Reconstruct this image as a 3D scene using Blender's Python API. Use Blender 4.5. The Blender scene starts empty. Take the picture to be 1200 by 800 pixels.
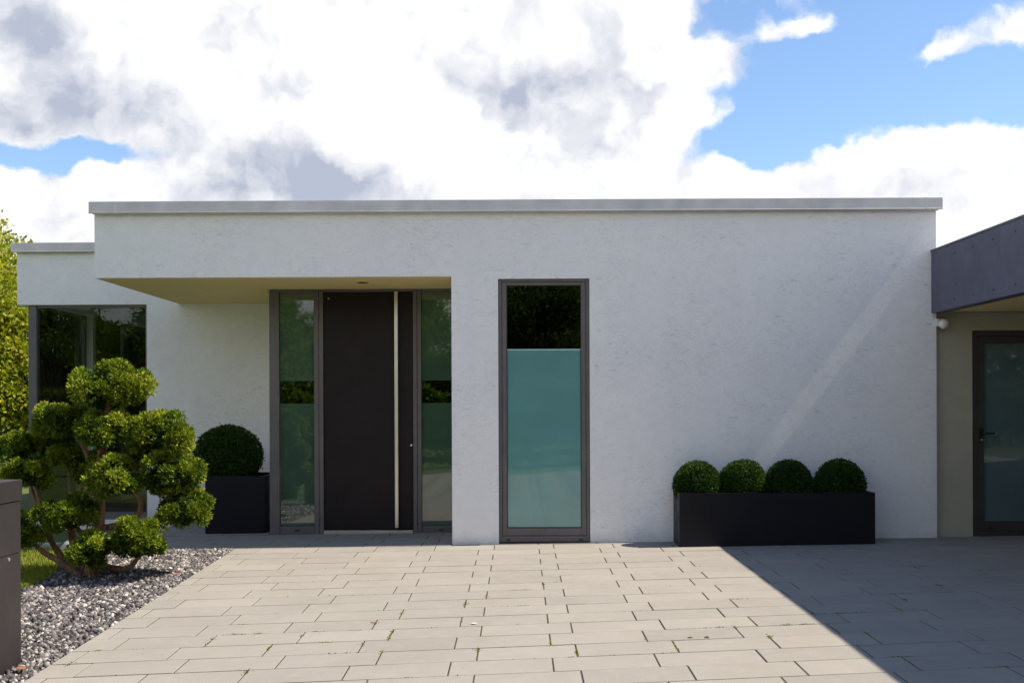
import bpy, math, random
import numpy as np
from mathutils import Vector, Matrix

random.seed(11)
rng = np.random.default_rng(11)
scene = bpy.context.scene
COL = scene.collection

# ------------------------------------------------------------------ camera
F_PX, CAM_D, CAM_H, YAW, ROLL, HORIZ = 1220.693, 10.3154, 1.35, -0.0072, -0.0037, 477.006
fw = Vector((math.sin(YAW), math.cos(YAW), 0))
r0 = Vector((math.cos(YAW), -math.sin(YAW), 0))
u0 = r0.cross(fw)
cr = math.cos(ROLL) * r0 + math.sin(ROLL) * u0
cu = -math.sin(ROLL) * r0 + math.cos(ROLL) * u0
cam_data = bpy.data.cameras.new('camera')
cam = bpy.data.objects.new('camera', cam_data)
COL.objects.link(cam)
M3 = Matrix((cr, cu, -fw)).transposed()
cam.matrix_world = Matrix.Translation((0, -CAM_D, CAM_H)) @ M3.to_4x4()
cam_data.sensor_width = 36
cam_data.lens = F_PX / 1200 * 36
cam_data.shift_y = (HORIZ - 400) / 1200
cam_data.clip_start = 0.05
cam_data.clip_end = 3000
scene.camera = cam

def in_frame(x, y, z, m=12):
    d = Vector((x, y + CAM_D, z - CAM_H))
    q = d.dot(fw)
    if q < 0.3:
        return False
    px = 600 + F_PX * d.dot(cr) / q
    py = HORIZ - F_PX * d.dot(cu) / q
    return -m < px < 1200 + m and -m < py < 800 + m

def ray(px, py):
    return (px - 600) / F_PX * cr - (py - HORIZ) / F_PX * cu + fw

# ------------------------------------------------------------------ sky and sun
SUN_EL, SUN_FRONT = math.radians(52.8), math.radians(0.65)
S = Vector((math.cos(SUN_EL) * math.cos(SUN_FRONT), -math.cos(SUN_EL) * math.sin(SUN_FRONT), math.sin(SUN_EL)))
sun_data = bpy.data.lights.new('sun', 'SUN')
sun_data.energy = 4.9
sun_data.angle = math.radians(0.5)
sun_data.color = (1.0, 0.89, 0.72)
sun = bpy.data.objects.new('sun', sun_data)
COL.objects.link(sun)
sun.rotation_euler = S.to_track_quat('Z', 'Y').to_euler()
sun.location = (20, 0, 30)

scene.view_settings.view_transform = 'Standard'
scene.view_settings.look = 'None'
scene.view_settings.gamma = 1
scene.view_settings.exposure = 0.84

world = bpy.data.worlds.new('World')
scene.world = world
world.use_nodes = True
world.cycles.sampling_method = 'MANUAL'
world.cycles.sample_map_resolution = 512

def build_world():
    nt = world.node_tree
    nt.nodes.clear()
    N, L = nt.nodes.new, nt.links.new
    out = N('ShaderNodeOutputWorld')
    sky = N('ShaderNodeTexSky')
    sky.sky_type = 'NISHITA'
    sky.sun_disc = False
    sky.sun_elevation = SUN_EL
    sky.sun_rotation = math.radians(90 + 1)
    sky.air_density = 1.0
    sky.dust_density = 0.3
    sky.ozone_density = 4.0
    bg_sky = N('ShaderNodeBackground')
    bg_sky.inputs['Strength'].default_value = 0.11
    L(sky.outputs[0], bg_sky.inputs['Color'])
    tc = N('ShaderNodeTexCoord')
    nrm = N('ShaderNodeVectorMath'); nrm.operation = 'NORMALIZE'
    L(tc.outputs['Generated'], nrm.inputs[0])

    def math_(op, a, b=None, clamp=False):
        n = N('ShaderNodeMath'); n.operation = op; n.use_clamp = clamp
        for i, v in enumerate((a, b)):
            if v is None: continue
            if isinstance(v, (int, float)): n.inputs[i].default_value = v
            else: L(v, n.inputs[i])
        return n.outputs[0]

    def maprange(v, a, b, c=0.0, d=1.0, smooth=True):
        n = N('ShaderNodeMapRange')
        n.interpolation_type = 'SMOOTHSTEP' if smooth else 'LINEAR'
        n.inputs['From Min'].default_value = a; n.inputs['From Max'].default_value = b
        n.inputs['To Min'].default_value = c; n.inputs['To Max'].default_value = d
        L(v, n.inputs['Value'])
        return n.outputs['Result']

    def noise(vec, scale, detail, rough, dist=0.0):
        n = N('ShaderNodeTexNoise')
        n.inputs['Scale'].default_value = scale
        n.inputs['Detail'].default_value = detail
        n.inputs['Roughness'].default_value = rough
        n.inputs['Distortion'].default_value = dist
        L(vec, n.inputs['Vector'])
        return n.outputs[0]

    def offset(vec, o):
        n = N('ShaderNodeVectorMath'); n.operation = 'ADD'
        L(vec, n.inputs[0]); n.inputs[1].default_value = o
        return n.outputs[0]

    def blobs(vec, lst):
        tot = None
        for (px, py, rx, ry, amp) in lst:
            d0 = ray(px, py).normalized()
            sb = N('ShaderNodeVectorMath'); sb.operation = 'SUBTRACT'
            L(vec, sb.inputs[0]); sb.inputs[1].default_value = d0
            ml = N('ShaderNodeVectorMath'); ml.operation = 'MULTIPLY'
            L(sb.outputs[0], ml.inputs[0])
            kx, ky = 1290 / rx, 1290 / ry
            ml.inputs[1].default_value = (kx, min(kx, ky), ky)
            ln = N('ShaderNodeVectorMath'); ln.operation = 'LENGTH'
            L(ml.outputs[0], ln.inputs[0])
            f = maprange(ln.outputs['Value'], 1.0, 0.0, 0.0, amp)
            tot = f if tot is None else math_('ADD', tot, f)
        return tot

    mass = [(330, 40, 480, 170, .20), (650, 60, 300, 150, .18), (815, 78, 130, 70, .34), (770, 150, 165, 40, .22),
            (600, 215, 280, 75, .34), (880, 222, 240, 40, .22), (1090, 205, 160, 92, .38), (1165, 36, 190, 52, .34),
            (1085, 62, 90, 24, .30), (120, 240, 220, 42, .14), (935, 26, 90, 28, .26), (40, 110, 120, 60, .14),
            (1000, 70, 340, 160, -.50), (915, 170, 130, 34, -.26), (70, 178, 140, 28, -.42), (1230, 110, 160, 60, -.12)]

    # one soft warp shared by everything, so outlines billow
    wn = N('ShaderNodeTexNoise'); wn.inputs['Scale'].default_value = 10.0; wn.inputs['Detail'].default_value = 6.0; wn.inputs['Roughness'].default_value = .56
    L(nrm.outputs[0], wn.inputs['Vector'])
    ws = N('ShaderNodeVectorMath'); ws.operation = 'SUBTRACT'
    L(wn.outputs[1], ws.inputs[0]); ws.inputs[1].default_value = (.5, .5, .5)
    wsc = N('ShaderNodeVectorMath'); wsc.operation = 'SCALE'; wsc.inputs['Scale'].default_value = 0.085
    L(ws.outputs[0], wsc.inputs[0])
    wa = N('ShaderNodeVectorMath'); wa.operation = 'ADD'
    L(nrm.outputs[0], wa.inputs[0]); L(wsc.outputs[0], wa.inputs[1])
    vec = wa.outputs[0]

    def billow(v, scale, detail):
        n = N('ShaderNodeTexVoronoi'); n.feature = 'F1'; n.normalize = True
        n.inputs['Scale'].default_value = scale; n.inputs['Detail'].default_value = detail
        n.inputs['Roughness'].default_value = .55; n.inputs['Lacunarity'].default_value = 2.1
        L(v, n.inputs['Vector'])
        return n.outputs['Distance']

    def relief(v):
        a = noise(offset(v, (3.1, 1.7, 0.4)), 3.6, 6, .54, .2)
        b = noise(offset(v, (7.1, 2.7, 5.4)), 12.0, 6, .58)
        d = math_('ADD', math_('MULTIPLY', a, 1.15), math_('MULTIPLY', b, .42))
        d = math_('SUBTRACT', d, math_('MULTIPLY', billow(offset(v, (2.2, .3, 1.1)), 26.0, 1.0), .20))
        return math_('SUBTRACT', d, math_('MULTIPLY', billow(v, 6.5, 3.0), .56))    # rounded heads

    n0 = relief(vec)
    sp = N('ShaderNodeSeparateXYZ'); L(nrm.outputs[0], sp.inputs[0])
    # cumulus stand apart overhead and close up towards the horizon
    d0 = math_('ADD', math_('ADD', n0, maprange(sp.outputs['Z'], .36, .72, .28, -.20)), blobs(vec, mass))
    alpha = maprange(d0, .625, .80)
    # lit tops and grey bases: is there more cloud between here and the sun?
    occ = math_('SUBTRACT', relief(offset(vec, (0.020, -0.004, 0.032))), n0)
    lit = maprange(occ, -.10, .17, 1.0, 0.0)
    grey = [(100, 135, 300, 62, .95), (330, 210, 320, 60, .85), (610, 95, 240, 66, .75), (30, 40, 150, 60, .45), (660, 185, 130, 30, .35),
            (1110, 225, 130, 50, .45), (330, 20, 90, 50, .2)]
    gb = blobs(vec, grey)
    gn = noise(offset(vec, (1.3, 9.2, 4.4)), 7.0, 6, .55)
    thick = math_('MULTIPLY', gb, maprange(gn, .28, .68, .30, 1.15))
    wide = math_('MULTIPLY', maprange(noise(offset(vec, (5.5, 2.2, 8.8)), 3.0, 5, .5), .5, .75), .16)
    dark = math_('ADD', math_('MULTIPLY', math_('SUBTRACT', 1.0, lit), .75), math_('ADD', thick, wide))
    fine = noise(offset(vec, (4.1, 6.6, 2.9)), 16.0, 6, .6)
    dark = math_('MULTIPLY', dark, maprange(fine, .28, .72, .72, 1.2))
    dark = maprange(dark, 0.06, 1.25, 0.0, 1.0, False)
    mixc = N('ShaderNodeMix'); mixc.data_type = 'RGBA'
    L(dark, mixc.inputs[0])
    mixc.inputs[6].default_value = (.665, .66, .653, 1)
    mixc.inputs[7].default_value = (.275, .30, .37, 1)
    bg_c = N('ShaderNodeBackground')
    bg_c.inputs['Strength'].default_value = 1.0
    L(mixc.outputs[2], bg_c.inputs['Color'])
    # thin veil of haze low over the horizon
    mix = N('ShaderNodeMixShader')
    L(alpha, mix.inputs[0]); L(bg_sky.outputs[0], mix.inputs[1]); L(bg_c.outputs[0], mix.inputs[2])
    L(mix.outputs[0], out.inputs['Surface'])

build_world()

# ------------------------------------------------------------------ helpers
def gz(x, y):
    a = min(max(0.0, -y), 7.5)
    xx = max(-9.0, min(9.0, x))
    return (.0119 + .0061 * a) * xx - .0183 * a

def gnormal(x, y):
    e = .05
    return Vector((-(gz(x + e, y) - gz(x - e, y)) / (2 * e), -(gz(x, y + e) - gz(x, y - e)) / (2 * e), 1)).normalized()

def tag(o, label=None, cat=None, group=None, kind=None):
    if label: o['label'] = label
    if cat: o['category'] = cat
    if group: o['group'] = group
    if kind: o['kind'] = kind
    return o

def empty(name, loc=(0, 0, 0), label=None, cat=None, group=None):
    o = bpy.data.objects.new(name, None)
    o.location = loc
    o.empty_display_size = .2
    COL.objects.link(o)
    return tag(o, label, cat, group)

class MB:
    """collects boxes, prisms and tubes into one mesh"""
    def __init__(s):
        s.v, s.f = [], []
    def quad(s, a, b, c, d):
        i = len(s.v); s.v += [a, b, c, d]; s.f.append((i, i + 1, i + 2, i + 3))
    def box(s, x0, x1, y0, y1, z0, z1):
        i = len(s.v)
        s.v += [(x0, y0, z0), (x1, y0, z0), (x1, y1, z0), (x0, y1, z0), (x0, y0, z1), (x1, y0, z1), (x1, y1, z1), (x0, y1, z1)]
        s.f += [(i, i + 3, i + 2, i + 1), (i + 4, i + 5, i + 6, i + 7), (i, i + 1, i + 5, i + 4), (i + 1, i + 2, i + 6, i + 5), (i + 2, i + 3, i + 7, i + 6), (i + 3, i, i + 4, i + 7)]
        return s
    def tube(s, pts, rad, seg=8, cap=True):
        pts = [Vector(p) for p in pts]
        n = len(pts)
        if isinstance(rad, (int, float)): rad = [rad] * n
        base = len(s.v)
        ref = Vector((0.31, 0.87, 0.37))
        for k, p in enumerate(pts):
            t = (pts[min(k + 1, n - 1)] - pts[max(k - 1, 0)]).normalized()
            a = t.cross(ref)
            if a.length < 1e-3: a = t.cross(Vector((1, 0, 0)))
            a.normalize(); b = t.cross(a)
            for q in range(seg):
                w = 2 * math.pi * q / seg
                s.v.append(tuple(p + rad[k] * (math.cos(w) * a + math.sin(w) * b)))
        for k in range(n - 1):
            for q in range(seg):
                q2 = (q + 1) % seg
                s.f.append((base + k * seg + q, base + k * seg + q2, base + (k + 1) * seg + q2, base + (k + 1) * seg + q))
        if cap:
            s.f.append(tuple(base + q for q in range(seg))[::-1])
            s.f.append(tuple(base + (n - 1) * seg + q for q in range(seg)))
        return s
    def mesh(s, name, mat, smooth=False, bevel=0):
        m = bpy.data.meshes.new(name)
        m.from_pydata([tuple(v) for v in s.v], [], s.f)
        m.materials.append(mat)
        if smooth: m.shade_smooth()
        m.update()
        return m
    def build(s, name, mat, parent=None, bevel=0, smooth=False, loc=None):
        o = bpy.data.objects.new(name, s.mesh(name, mat, smooth))
        COL.objects.link(o)
        if parent: o.parent = parent
        if loc: o.location = loc
        if bevel:
            b = o.modifiers.new('bevel', 'BEVEL'); b.width = bevel; b.segments = 2; b.limit_method = 'ANGLE'
        return o

def grid_wall(axis, a0, a1, z0, z1, d0, d1, holes):
    """wall slab with openings; runs along x (axis 'x', depth y d0..d1) or along y (axis 'y', depth x d0..d1)"""
    mb = MB()
    us = sorted({a0, a1, *[min(max(h[0], a0), a1) for h in holes], *[min(max(h[1], a0), a1) for h in holes]})
    zs = sorted({z0, z1, *[min(max(h[2], z0), z1) for h in holes], *[min(max(h[3], z0), z1) for h in holes]})
    def solid(i, j):
        if i < 0 or j < 0 or i >= len(us) - 1 or j >= len(zs) - 1: return False
        u, z = (us[i] + us[i + 1]) / 2, (zs[j] + zs[j + 1]) / 2
        return not any(h[0] < u < h[1] and h[2] < z < h[3] for h in holes)
    def P(u, d, z): return (u, d, z) if axis == 'x' else (d, u, z)
    for i in range(len(us) - 1):
        for j in range(len(zs) - 1):
            if not solid(i, j): continue
            u, U, z, Z = us[i], us[i + 1], zs[j], zs[j + 1]
            mb.quad(P(u, d0, z), P(U, d0, z), P(U, d0, Z), P(u, d0, Z))
            mb.quad(P(U, d1, z), P(u, d1, z), P(u, d1, Z), P(U, d1, Z))
            if not solid(i - 1, j): mb.quad(P(u, d1, z), P(u, d0, z), P(u, d0, Z), P(u, d1, Z))
            if not solid(i + 1, j): mb.quad(P(U, d0, z), P(U, d1, z), P(U, d1, Z), P(U, d0, Z))
            if not solid(i, j - 1): mb.quad(P(u, d1, z), P(U, d1, z), P(U, d0, z), P(u, d0, z))
            if not solid(i, j + 1): mb.quad(P(u, d0, Z), P(U, d0, Z), P(U, d1, Z), P(u, d1, Z))
    return mb

# ------------------------------------------------------------------ materials
class Mat:
    def __init__(s, name):
        s.m = bpy.data.materials.new(name); s.m.use_nodes = True
        s.nt = s.m.node_tree
        s.b = s.nt.nodes['Principled BSDF']
        s.out = s.nt.nodes['Material Output']
    def N(s, t, **k):
        n = s.nt.nodes.new(t)
        for a, v in k.items(): setattr(n, a, v)
        return n
    def L(s, a, b): s.nt.links.new(a, b)
    def set(s, **k):
        for a, v in k.items():
            s.b.inputs[a.replace('_', ' ')].default_value = v
        return s
    def coord(s, kind='Object'):
        return s.N('ShaderNodeTexCoord').outputs[kind]
    def geo(s): return s.N('ShaderNodeNewGeometry').outputs['Position']
    def mapping(s, v, scale=(1, 1, 1), rot=(0, 0, 0)):
        n = s.N('ShaderNodeMapping'); n.inputs['Scale'].default_value = scale; n.inputs['Rotation'].default_value = rot
        s.L(v, n.inputs['Vector']); return n.outputs[0]
    def noise(s, v, scale, detail=4, rough=.5, dist=0):
        n = s.N('ShaderNodeTexNoise')
        n.inputs['Scale'].default_value = scale; n.inputs['Detail'].default_value = detail
        n.inputs['Roughness'].default_value = rough; n.inputs['Distortion'].default_value = dist
        s.L(v, n.inputs['Vector']); return n.outputs[0]
    def ramp(s, f, stops):
        n = s.N('ShaderNodeValToRGB')
        e = n.color_ramp.elements
        while len(e) < len(stops): e.new(.5)
        for x, (p, c) in zip(e, stops):
            x.position = p; x.color = (c, c, c, 1) if isinstance(c, (int, float)) else (*c, 1)
        s.L(f, n.inputs[0]); return n.outputs[0]
    def mixc(s, f, a, b, mode='MIX'):
        n = s.N('ShaderNodeMix', data_type='RGBA', blend_type=mode)
        for i, v in ((0, f), (6, a), (7, b)):
            if isinstance(v, (int, float)): n.inputs[i].default_value = v
            elif isinstance(v, tuple): n.inputs[i].default_value = (*v, 1)
            else: s.L(v, n.inputs[i])
        return n.outputs[2]
    def math(s, op, a, b=0.0, clamp=False):
        n = s.N('ShaderNodeMath', operation=op, use_clamp=clamp)
        for i, v in enumerate((a, b)):
            if isinstance(v, (int, float)): n.inputs[i].default_value = v
            else: s.L(v, n.inputs[i])
        return n.outputs[0]
    def bump(s, h, strength=.3, dist=.01, prev=None):
        n = s.N('ShaderNodeBump')
        n.inputs['Strength'].default_value = strength; n.inputs['Distance'].default_value = dist
        s.L(h, n.inputs['Height'])
        if prev is not None: s.L(prev, n.inputs['Normal'])
        return n.outputs[0]

def stucco(name, c0, c1):
    M = Mat(name); M.set(Roughness=.92); M.b.inputs['Specular IOR Level'].default_value = .25
    p = M.geo()
    big = M.noise(p, .9, 5, .6)
    med = M.noise(p, 6, 5, .6)
    tone = M.ramp(M.math('ADD', M.math('MULTIPLY', big, .6), M.math('MULTIPLY', med, .4)), [(.34, c0), (.62, c1)])
    # tiny dark pits
    vor = M.N('ShaderNodeTexVoronoi'); vor.inputs['Scale'].default_value = 7.0; M.L(p, vor.inputs['Vector'])
    pit = M.ramp(vor.outputs['Distance'], [(.018, 1.0), (.05, 0.0)])
    pitm = M.math('MULTIPLY', pit, M.ramp(M.noise(p, 2.3, 2), [(.52, 0.0), (.6, 1.0)]))
    col = M.mixc(M.math('MULTIPLY', pitm, .55), tone, (.22, .22, .23))
    # trowel drag marks, their relief shading painted in as darker colour
    sc = M.noise(M.mapping(p, (14, 14, 46), (0, .25, 0)), 1.0, 5, .65, 1.2)
    scr = M.ramp(sc, [(.31, 1.0), (.42, 0.0)])
    fl = M.ramp(M.noise(M.mapping(p, (20, 20, 34), (0, -.4, 0)), 1.0, 6, .7, 1.5), [(.36, .30), (.5, 0.0), (.62, 0.0)])
    patch = M.ramp(M.noise(p, 1.4, 4, .6), [(.36, .15), (.62, 1.0)])
    col = M.mixc(M.math('MULTIPLY', fl, patch), col, (.50, .50, .52))
    col = M.mixc(M.math('MULTIPLY', M.math('MULTIPLY', scr, patch), .62), col, (.42, .42, .44))
    # splash dirt along the foot, patchy
    sep = M.N('ShaderNodeSeparateXYZ'); M.L(p, sep.inputs[0])
    foot = M.ramp(M.math('ADD', sep.outputs['Z'], M.math('MULTIPLY', M.math('SUBTRACT', med, .5), .22)), [(.02, 1.0), (.13, 0.0)])
    col = M.mixc(M.math('MULTIPLY', foot, M.math('MULTIPLY', M.noise(p, 24, 4, .7), .45)), col, (.33, .32, .30))
    # faint run marks below the coping
    run = M.noise(M.mapping(p, (5.5, 5.5, .35)), 1.0, 4, .6)
    col = M.mixc(M.ramp(run, [(.52, 0.0), (.78, .07)]), col, (.45, .45, .45))
    M.L(col, M.b.inputs['Base Color'])
    h1 = M.noise(M.mapping(p, (1, 1, 1.9), (0, .3, 0)), 38, 6, .62, .6)
    h2 = M.noise(p, 150, 3, .6)
    h3 = M.noise(p, 3.0, 2, .5)
    n = M.bump(h3, .5, .012)
    n = M.bump(h1, .55, .007, n)
    n = M.bump(h2, .35, .002, n)
    n = M.bump(M.math('MULTIPLY', M.math('ADD', scr, pitm), -1.0), .5, .003, n)
    M.L(n, M.b.inputs['Normal'])
    return M.m

def metal_paint(name, c, rough=.42, bumps=.06, metallic=0.0, spec=.5):
    M = Mat(name); M.set(Metallic=metallic); M.b.inputs['Specular IOR Level'].default_value = spec
    p = M.geo()
    n = M.noise(p, 3.0, 5, .6)
    col = M.ramp(n, [(.3, tuple(x * .86 for x in c)), (.7, tuple(min(1, x * 1.12) for x in c))])
    dust = M.ramp(M.noise(p, 40, 5, .7), [(.55, 0.0), (.8, .18)])
    col = M.mixc(dust, col, tuple(min(1, x * 1.5 + .008) for x in c))
    M.L(col, M.b.inputs['Base Color'])
    r = M.ramp(M.noise(p, 9, 4), [(.3, rough - .07), (.7, rough + .1)])
    M.L(r, M.b.inputs['Roughness'])
    M.L(M.bump(M.noise(p, 260, 2), bumps, .001, M.bump(M.noise(p, 2.2, 2), .05, .01)), M.b.inputs['Normal'])
    return M.m

def plain(name, c, rough=.6, metallic=0.0, var=.15, scale=8):
    M = Mat(name); M.set(Roughness=rough, Metallic=metallic)
    col = M.ramp(M.noise(M.geo(), scale, 5, .6), [(.3, tuple(x * (1 - var) for x in c)), (.7, tuple(min(1, x * (1 + var)) for x in c))])
    M.L(col, M.b.inputs['Base Color'])
    return M.m

def glass(name, ior, tint):
    """thin coated pane: fresnel mirror over a tinted see-through sheet, with a slight waviness"""
    M = Mat(name)
    M.nt.nodes.remove(M.b)
    fr = M.N('ShaderNodeFresnel'); fr.inputs['IOR'].default_value = ior
    tr = M.N('ShaderNodeBsdfTransparent'); tr.inputs['Color'].default_value = (*tint, 1)
    gl = M.N('ShaderNodeBsdfGlossy'); gl.inputs['Roughness'].default_value = .012; gl.inputs['Color'].default_value = (.92, 1, .96, 1)
    nb = M.bump(M.noise(M.geo(), 1.6, 2), .06, .01)
    M.L(nb, gl.inputs['Normal']); M.L(nb, fr.inputs['Normal'])
    mx = M.N('ShaderNodeMixShader')
    M.L(fr.outputs[0], mx.inputs[0]); M.L(tr.outputs[0], mx.inputs[1]); M.L(gl.outputs[0], mx.inputs[2])
    M.L(mx.outputs[0], M.out.inputs['Surface'])
    return M.m

def frosted(name, c, ior=1.75, trans=.25):
    M = Mat(name)
    M.nt.nodes.remove(M.b)
    df = M.N('ShaderNodeBsdfDiffuse')
    col = M.ramp(M.noise(M.geo(), 2.5, 4), [(.3, tuple(x * .93 for x in c)), (.7, tuple(x * 1.06 for x in c))])
    M.L(col, df.inputs['Color'])
    tl = M.N('ShaderNodeBsdfTranslucent'); M.L(col, tl.inputs['Color'])
    m1 = M.N('ShaderNodeMixShader'); m1.inputs[0].default_value = trans
    M.L(df.outputs[0], m1.inputs[1]); M.L(tl.outputs[0], m1.inputs[2])
    fr = M.N('ShaderNodeFresnel'); fr.inputs['IOR'].default_value = ior
    gl = M.N('ShaderNodeBsdfGlossy'); gl.inputs['Roughness'].default_value = .025
    nb = M.bump(M.noise(M.geo(), 1.4, 2), .08, .01)
    M.L(nb, gl.inputs['Normal'])
    mx = M.N('ShaderNodeMixShader')
    M.L(fr.outputs[0], mx.inputs[0]); M.L(m1.outputs[0], mx.inputs[1]); M.L(gl.outputs[0], mx.inputs[2])
    M.L(mx.outputs[0], M.out.inputs['Surface'])
    return M.m

def leafmat(name, stops, trans=.3, rough=.55, spec=.3):
    M = Mat(name)
    at = M.N('ShaderNodeAttribute', attribute_name='tone')
    col = M.ramp(at.outputs['Fac'], stops)
    M.L(col, M.b.inputs['Base Color'])
    M.set(Roughness=rough); M.b.inputs['Specular IOR Level'].default_value = spec
    tl = M.N('ShaderNodeBsdfTranslucent')
    M.L(M.mixc(1.0, col, (1.0, 1.0, .45), 'MULTIPLY'), tl.inputs['Color'])
    mx = M.N('ShaderNodeMixShader'); mx.inputs[0].default_value = trans
    M.L(M.b.outputs[0], mx.inputs[1]); M.L(tl.outputs[0], mx.inputs[2])
    M.L(mx.outputs[0], M.out.inputs['Surface'])
    return M.m

def bark(name, c0, c1):
    M = Mat(name); M.set(Roughness=.9)
    p = M.geo()
    n = M.noise(M.mapping(p, (30, 30, 8)), 1, 6, .65, .8)
    M.L(M.ramp(n, [(.3, c0), (.65, c1)]), M.b.inputs['Base Color'])
    M.L(M.bump(n, .8, .01), M.b.inputs['Normal'])
    return M.m

def paver():
    M = Mat('paver'); M.set(Roughness=.85); M.b.inputs['Specular IOR Level'].default_value = .3
    p = M.geo()
    rnd = M.N('ShaderNodeObjectInfo').outputs['Random']
    at = M.N('ShaderNodeAttribute', attribute_name='tone').outputs['Fac']
    r = M.math('FRACT', M.math('ADD', rnd, at))
    base = M.ramp(r, [(0.0, (.240, .228, .210)), (.35, (.253, .239, .220)), (.7, (.261, .246, .224)), (1.0, (.276, .260, .238))])
    blot = M.noise(p, 2.1, 6, .62)
    base = M.mixc(M.ramp(blot, [(.42, 0.0), (.72, .34)]), base, (.19, .173, .152))
    blot2 = M.noise(p, 9.0, 5, .6)
    base = M.mixc(M.ramp(blot2, [(.5, 0.0), (.75, .25)]), base, (.34, .318, .285))
    grain = M.noise(p, 420, 3, .7)
    base = M.mixc(M.ramp(grain, [(.32, .30), (.5, 0.0)]), base, (.20, .185, .165))
    grain2 = M.noise(p, 190, 2, .6)
    base = M.mixc(M.ramp(grain2, [(.62, 0.0), (.74, .35)]), base, (.58, .55, .50))
    # rare dark spots
    v = M.N('ShaderNodeTexVoronoi'); v.inputs['Scale'].default_value = 5.0; M.L(p, v.inputs['Vector'])
    base = M.mixc(M.math('MULTIPLY', M.ramp(v.outputs['Distance'], [(.015, .8), (.035, 0.0)]), M.ramp(M.noise(p, 1.1, 2), [(.5, 0.0), (.55, 1.0)])), base, (.10, .09, .08))
    M.L(base, M.b.inputs['Base Color'])
    M.L(M.bump(grain, .25, .001, M.bump(blot2, .2, .004)), M.b.inputs['Normal'])
    return M.m

MAT = {}
MAT['stucco'] = stucco('stucco', (.80, .80, .815), (.875, .875, .882))
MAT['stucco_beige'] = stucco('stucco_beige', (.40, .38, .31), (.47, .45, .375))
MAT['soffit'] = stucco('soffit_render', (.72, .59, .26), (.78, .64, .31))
MAT['frame'] = metal_paint('frame_paint', (.125, .115, .115), .40)
MAT['door'] = metal_paint('door_paint', (.014, .0095, .0105), .5, .03, spec=.25)
MAT['zinc'] = metal_paint('zinc', (.52, .52, .54), .40, .05, .55)
MAT['fascia'] = metal_paint('fascia_sheet', (.085, .088, .14), .42)
MAT['planter'] = metal_paint('planter_sheet', (.0075, .0075, .012), .45, .05, spec=.25)
MAT['boxmetal'] = metal_paint('box_sheet', (.022, .019, .021), .45, .06, 0, .3)
MAT['steel'] = plain('steel', (.86, .80, .70), .34, 1.0, .06)
MAT['darkmetal'] = plain('dark_fitting', (.03, .03, .032), .4, .6)
MAT['black'] = plain('black_rubber', (.012, .012, .012), .6)
MAT['whiteplastic'] = plain('white_plastic', (.74, .74, .72), .4, 0, .04)
MAT['interior'] = plain('interior_paint', (.34, .34, .30), .9, 0, .08)
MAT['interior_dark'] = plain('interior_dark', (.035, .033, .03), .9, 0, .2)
MAT['floor_in'] = plain('interior_floor', (.10, .075, .05), .5, 0, .2)
MAT['roof'] = plain('roof_felt', (.16, .16, .16), .9)
MAT['glass'] = glass('clear_glass', 1.9, (.5, .58, .55))
MAT['glass_wing'] = glass('wing_glass', 1.5, (.93, .96, .95))
MAT['glass_dark'] = glass('window_glass', 1.5, (.5, .58, .55))
MAT['frost'] = frosted('frosted_teal', (.18, .43, .42), 2.1)
MAT['frost_side'] = frosted('frosted_green_reflection', (.070, .135, .095), 2.3)  # green reflection of the trees put into the pane's base colour
MAT['frost_carport'] = frosted('frosted_blue', (.12, .19, .22), 1.6)
MAT['paver'] = paver()
MAT['sand'] = None
MAT['soil'] = plain('potting_soil', (.03, .022, .015), .95, 0, .4, 60)
MAT['stone'] = plain('pale_stone', (.42, .40, .36), .85, 0, .25, 14)
MAT['bark_pine'] = bark('bark_conifer', (.10, .055, .03), (.36, .22, .13))
MAT['bark_tree'] = bark('bark_tree', (.05, .04, .03), (.16, .125, .09))
MAT['conifer'] = leafmat('conifer_leaf', [(0, (.016, .034, .006)), (.35, (.060, .110, .010)), (.7, (.17, .235, .016)), (1, (.34, .38, .04))], .30, .6, .2)
MAT['box'] = leafmat('boxwood_leaf', [(0, (.012, .030, .006)), (.5, (.034, .075, .012)), (.85, (.075, .135, .022)), (1, (.15, .21, .045))], .25, .62, .15)
MAT['yellowtree'] = leafmat('maple_leaf', [(0, (.08, .13, .012)), (.4, (.20, .25, .018)), (.8, (.36, .37, .025)), (1, (.50, .44, .04))], .45)
MAT['greentree'] = leafmat('tree_leaf', [(0, (.045, .085, .012)), (.5, (.11, .18, .02)), (1, (.22, .29, .03))], .45)
MAT['grass'] = leafmat('grass_blade', [(0, (.10, .15, .018)), (.5, (.22, .27, .03)), (1, (.40, .40, .07))], .35, .7)
MAT['moss'] = leafmat('moss_leaf', [(0, (.09, .11, .012)), (.6, (.20, .23, .018)), (1, (.34, .32, .04))], .3, .8)

def sandmat():
    M = Mat('joint_sand'); M.set(Roughness=.95)
    p = M.geo()
    c = M.ramp(M.noise(p, 60, 5, .7), [(.3, (.018, .015, .011)), (.7, (.050, .040, .029))])
    moss = M.ramp(M.noise(p, 1.7, 5, .65), [(.50, 0.0), (.62, .85)])
    c = M.mixc(moss, c, (.055, .062, .012))
    M.L(c, M.b.inputs['Base Color'])
    M.L(M.bump(M.noise(p, 90, 4), .6, .01), M.b.inputs['Normal'])
    return M.m
MAT['sand'] = sandmat()

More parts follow.
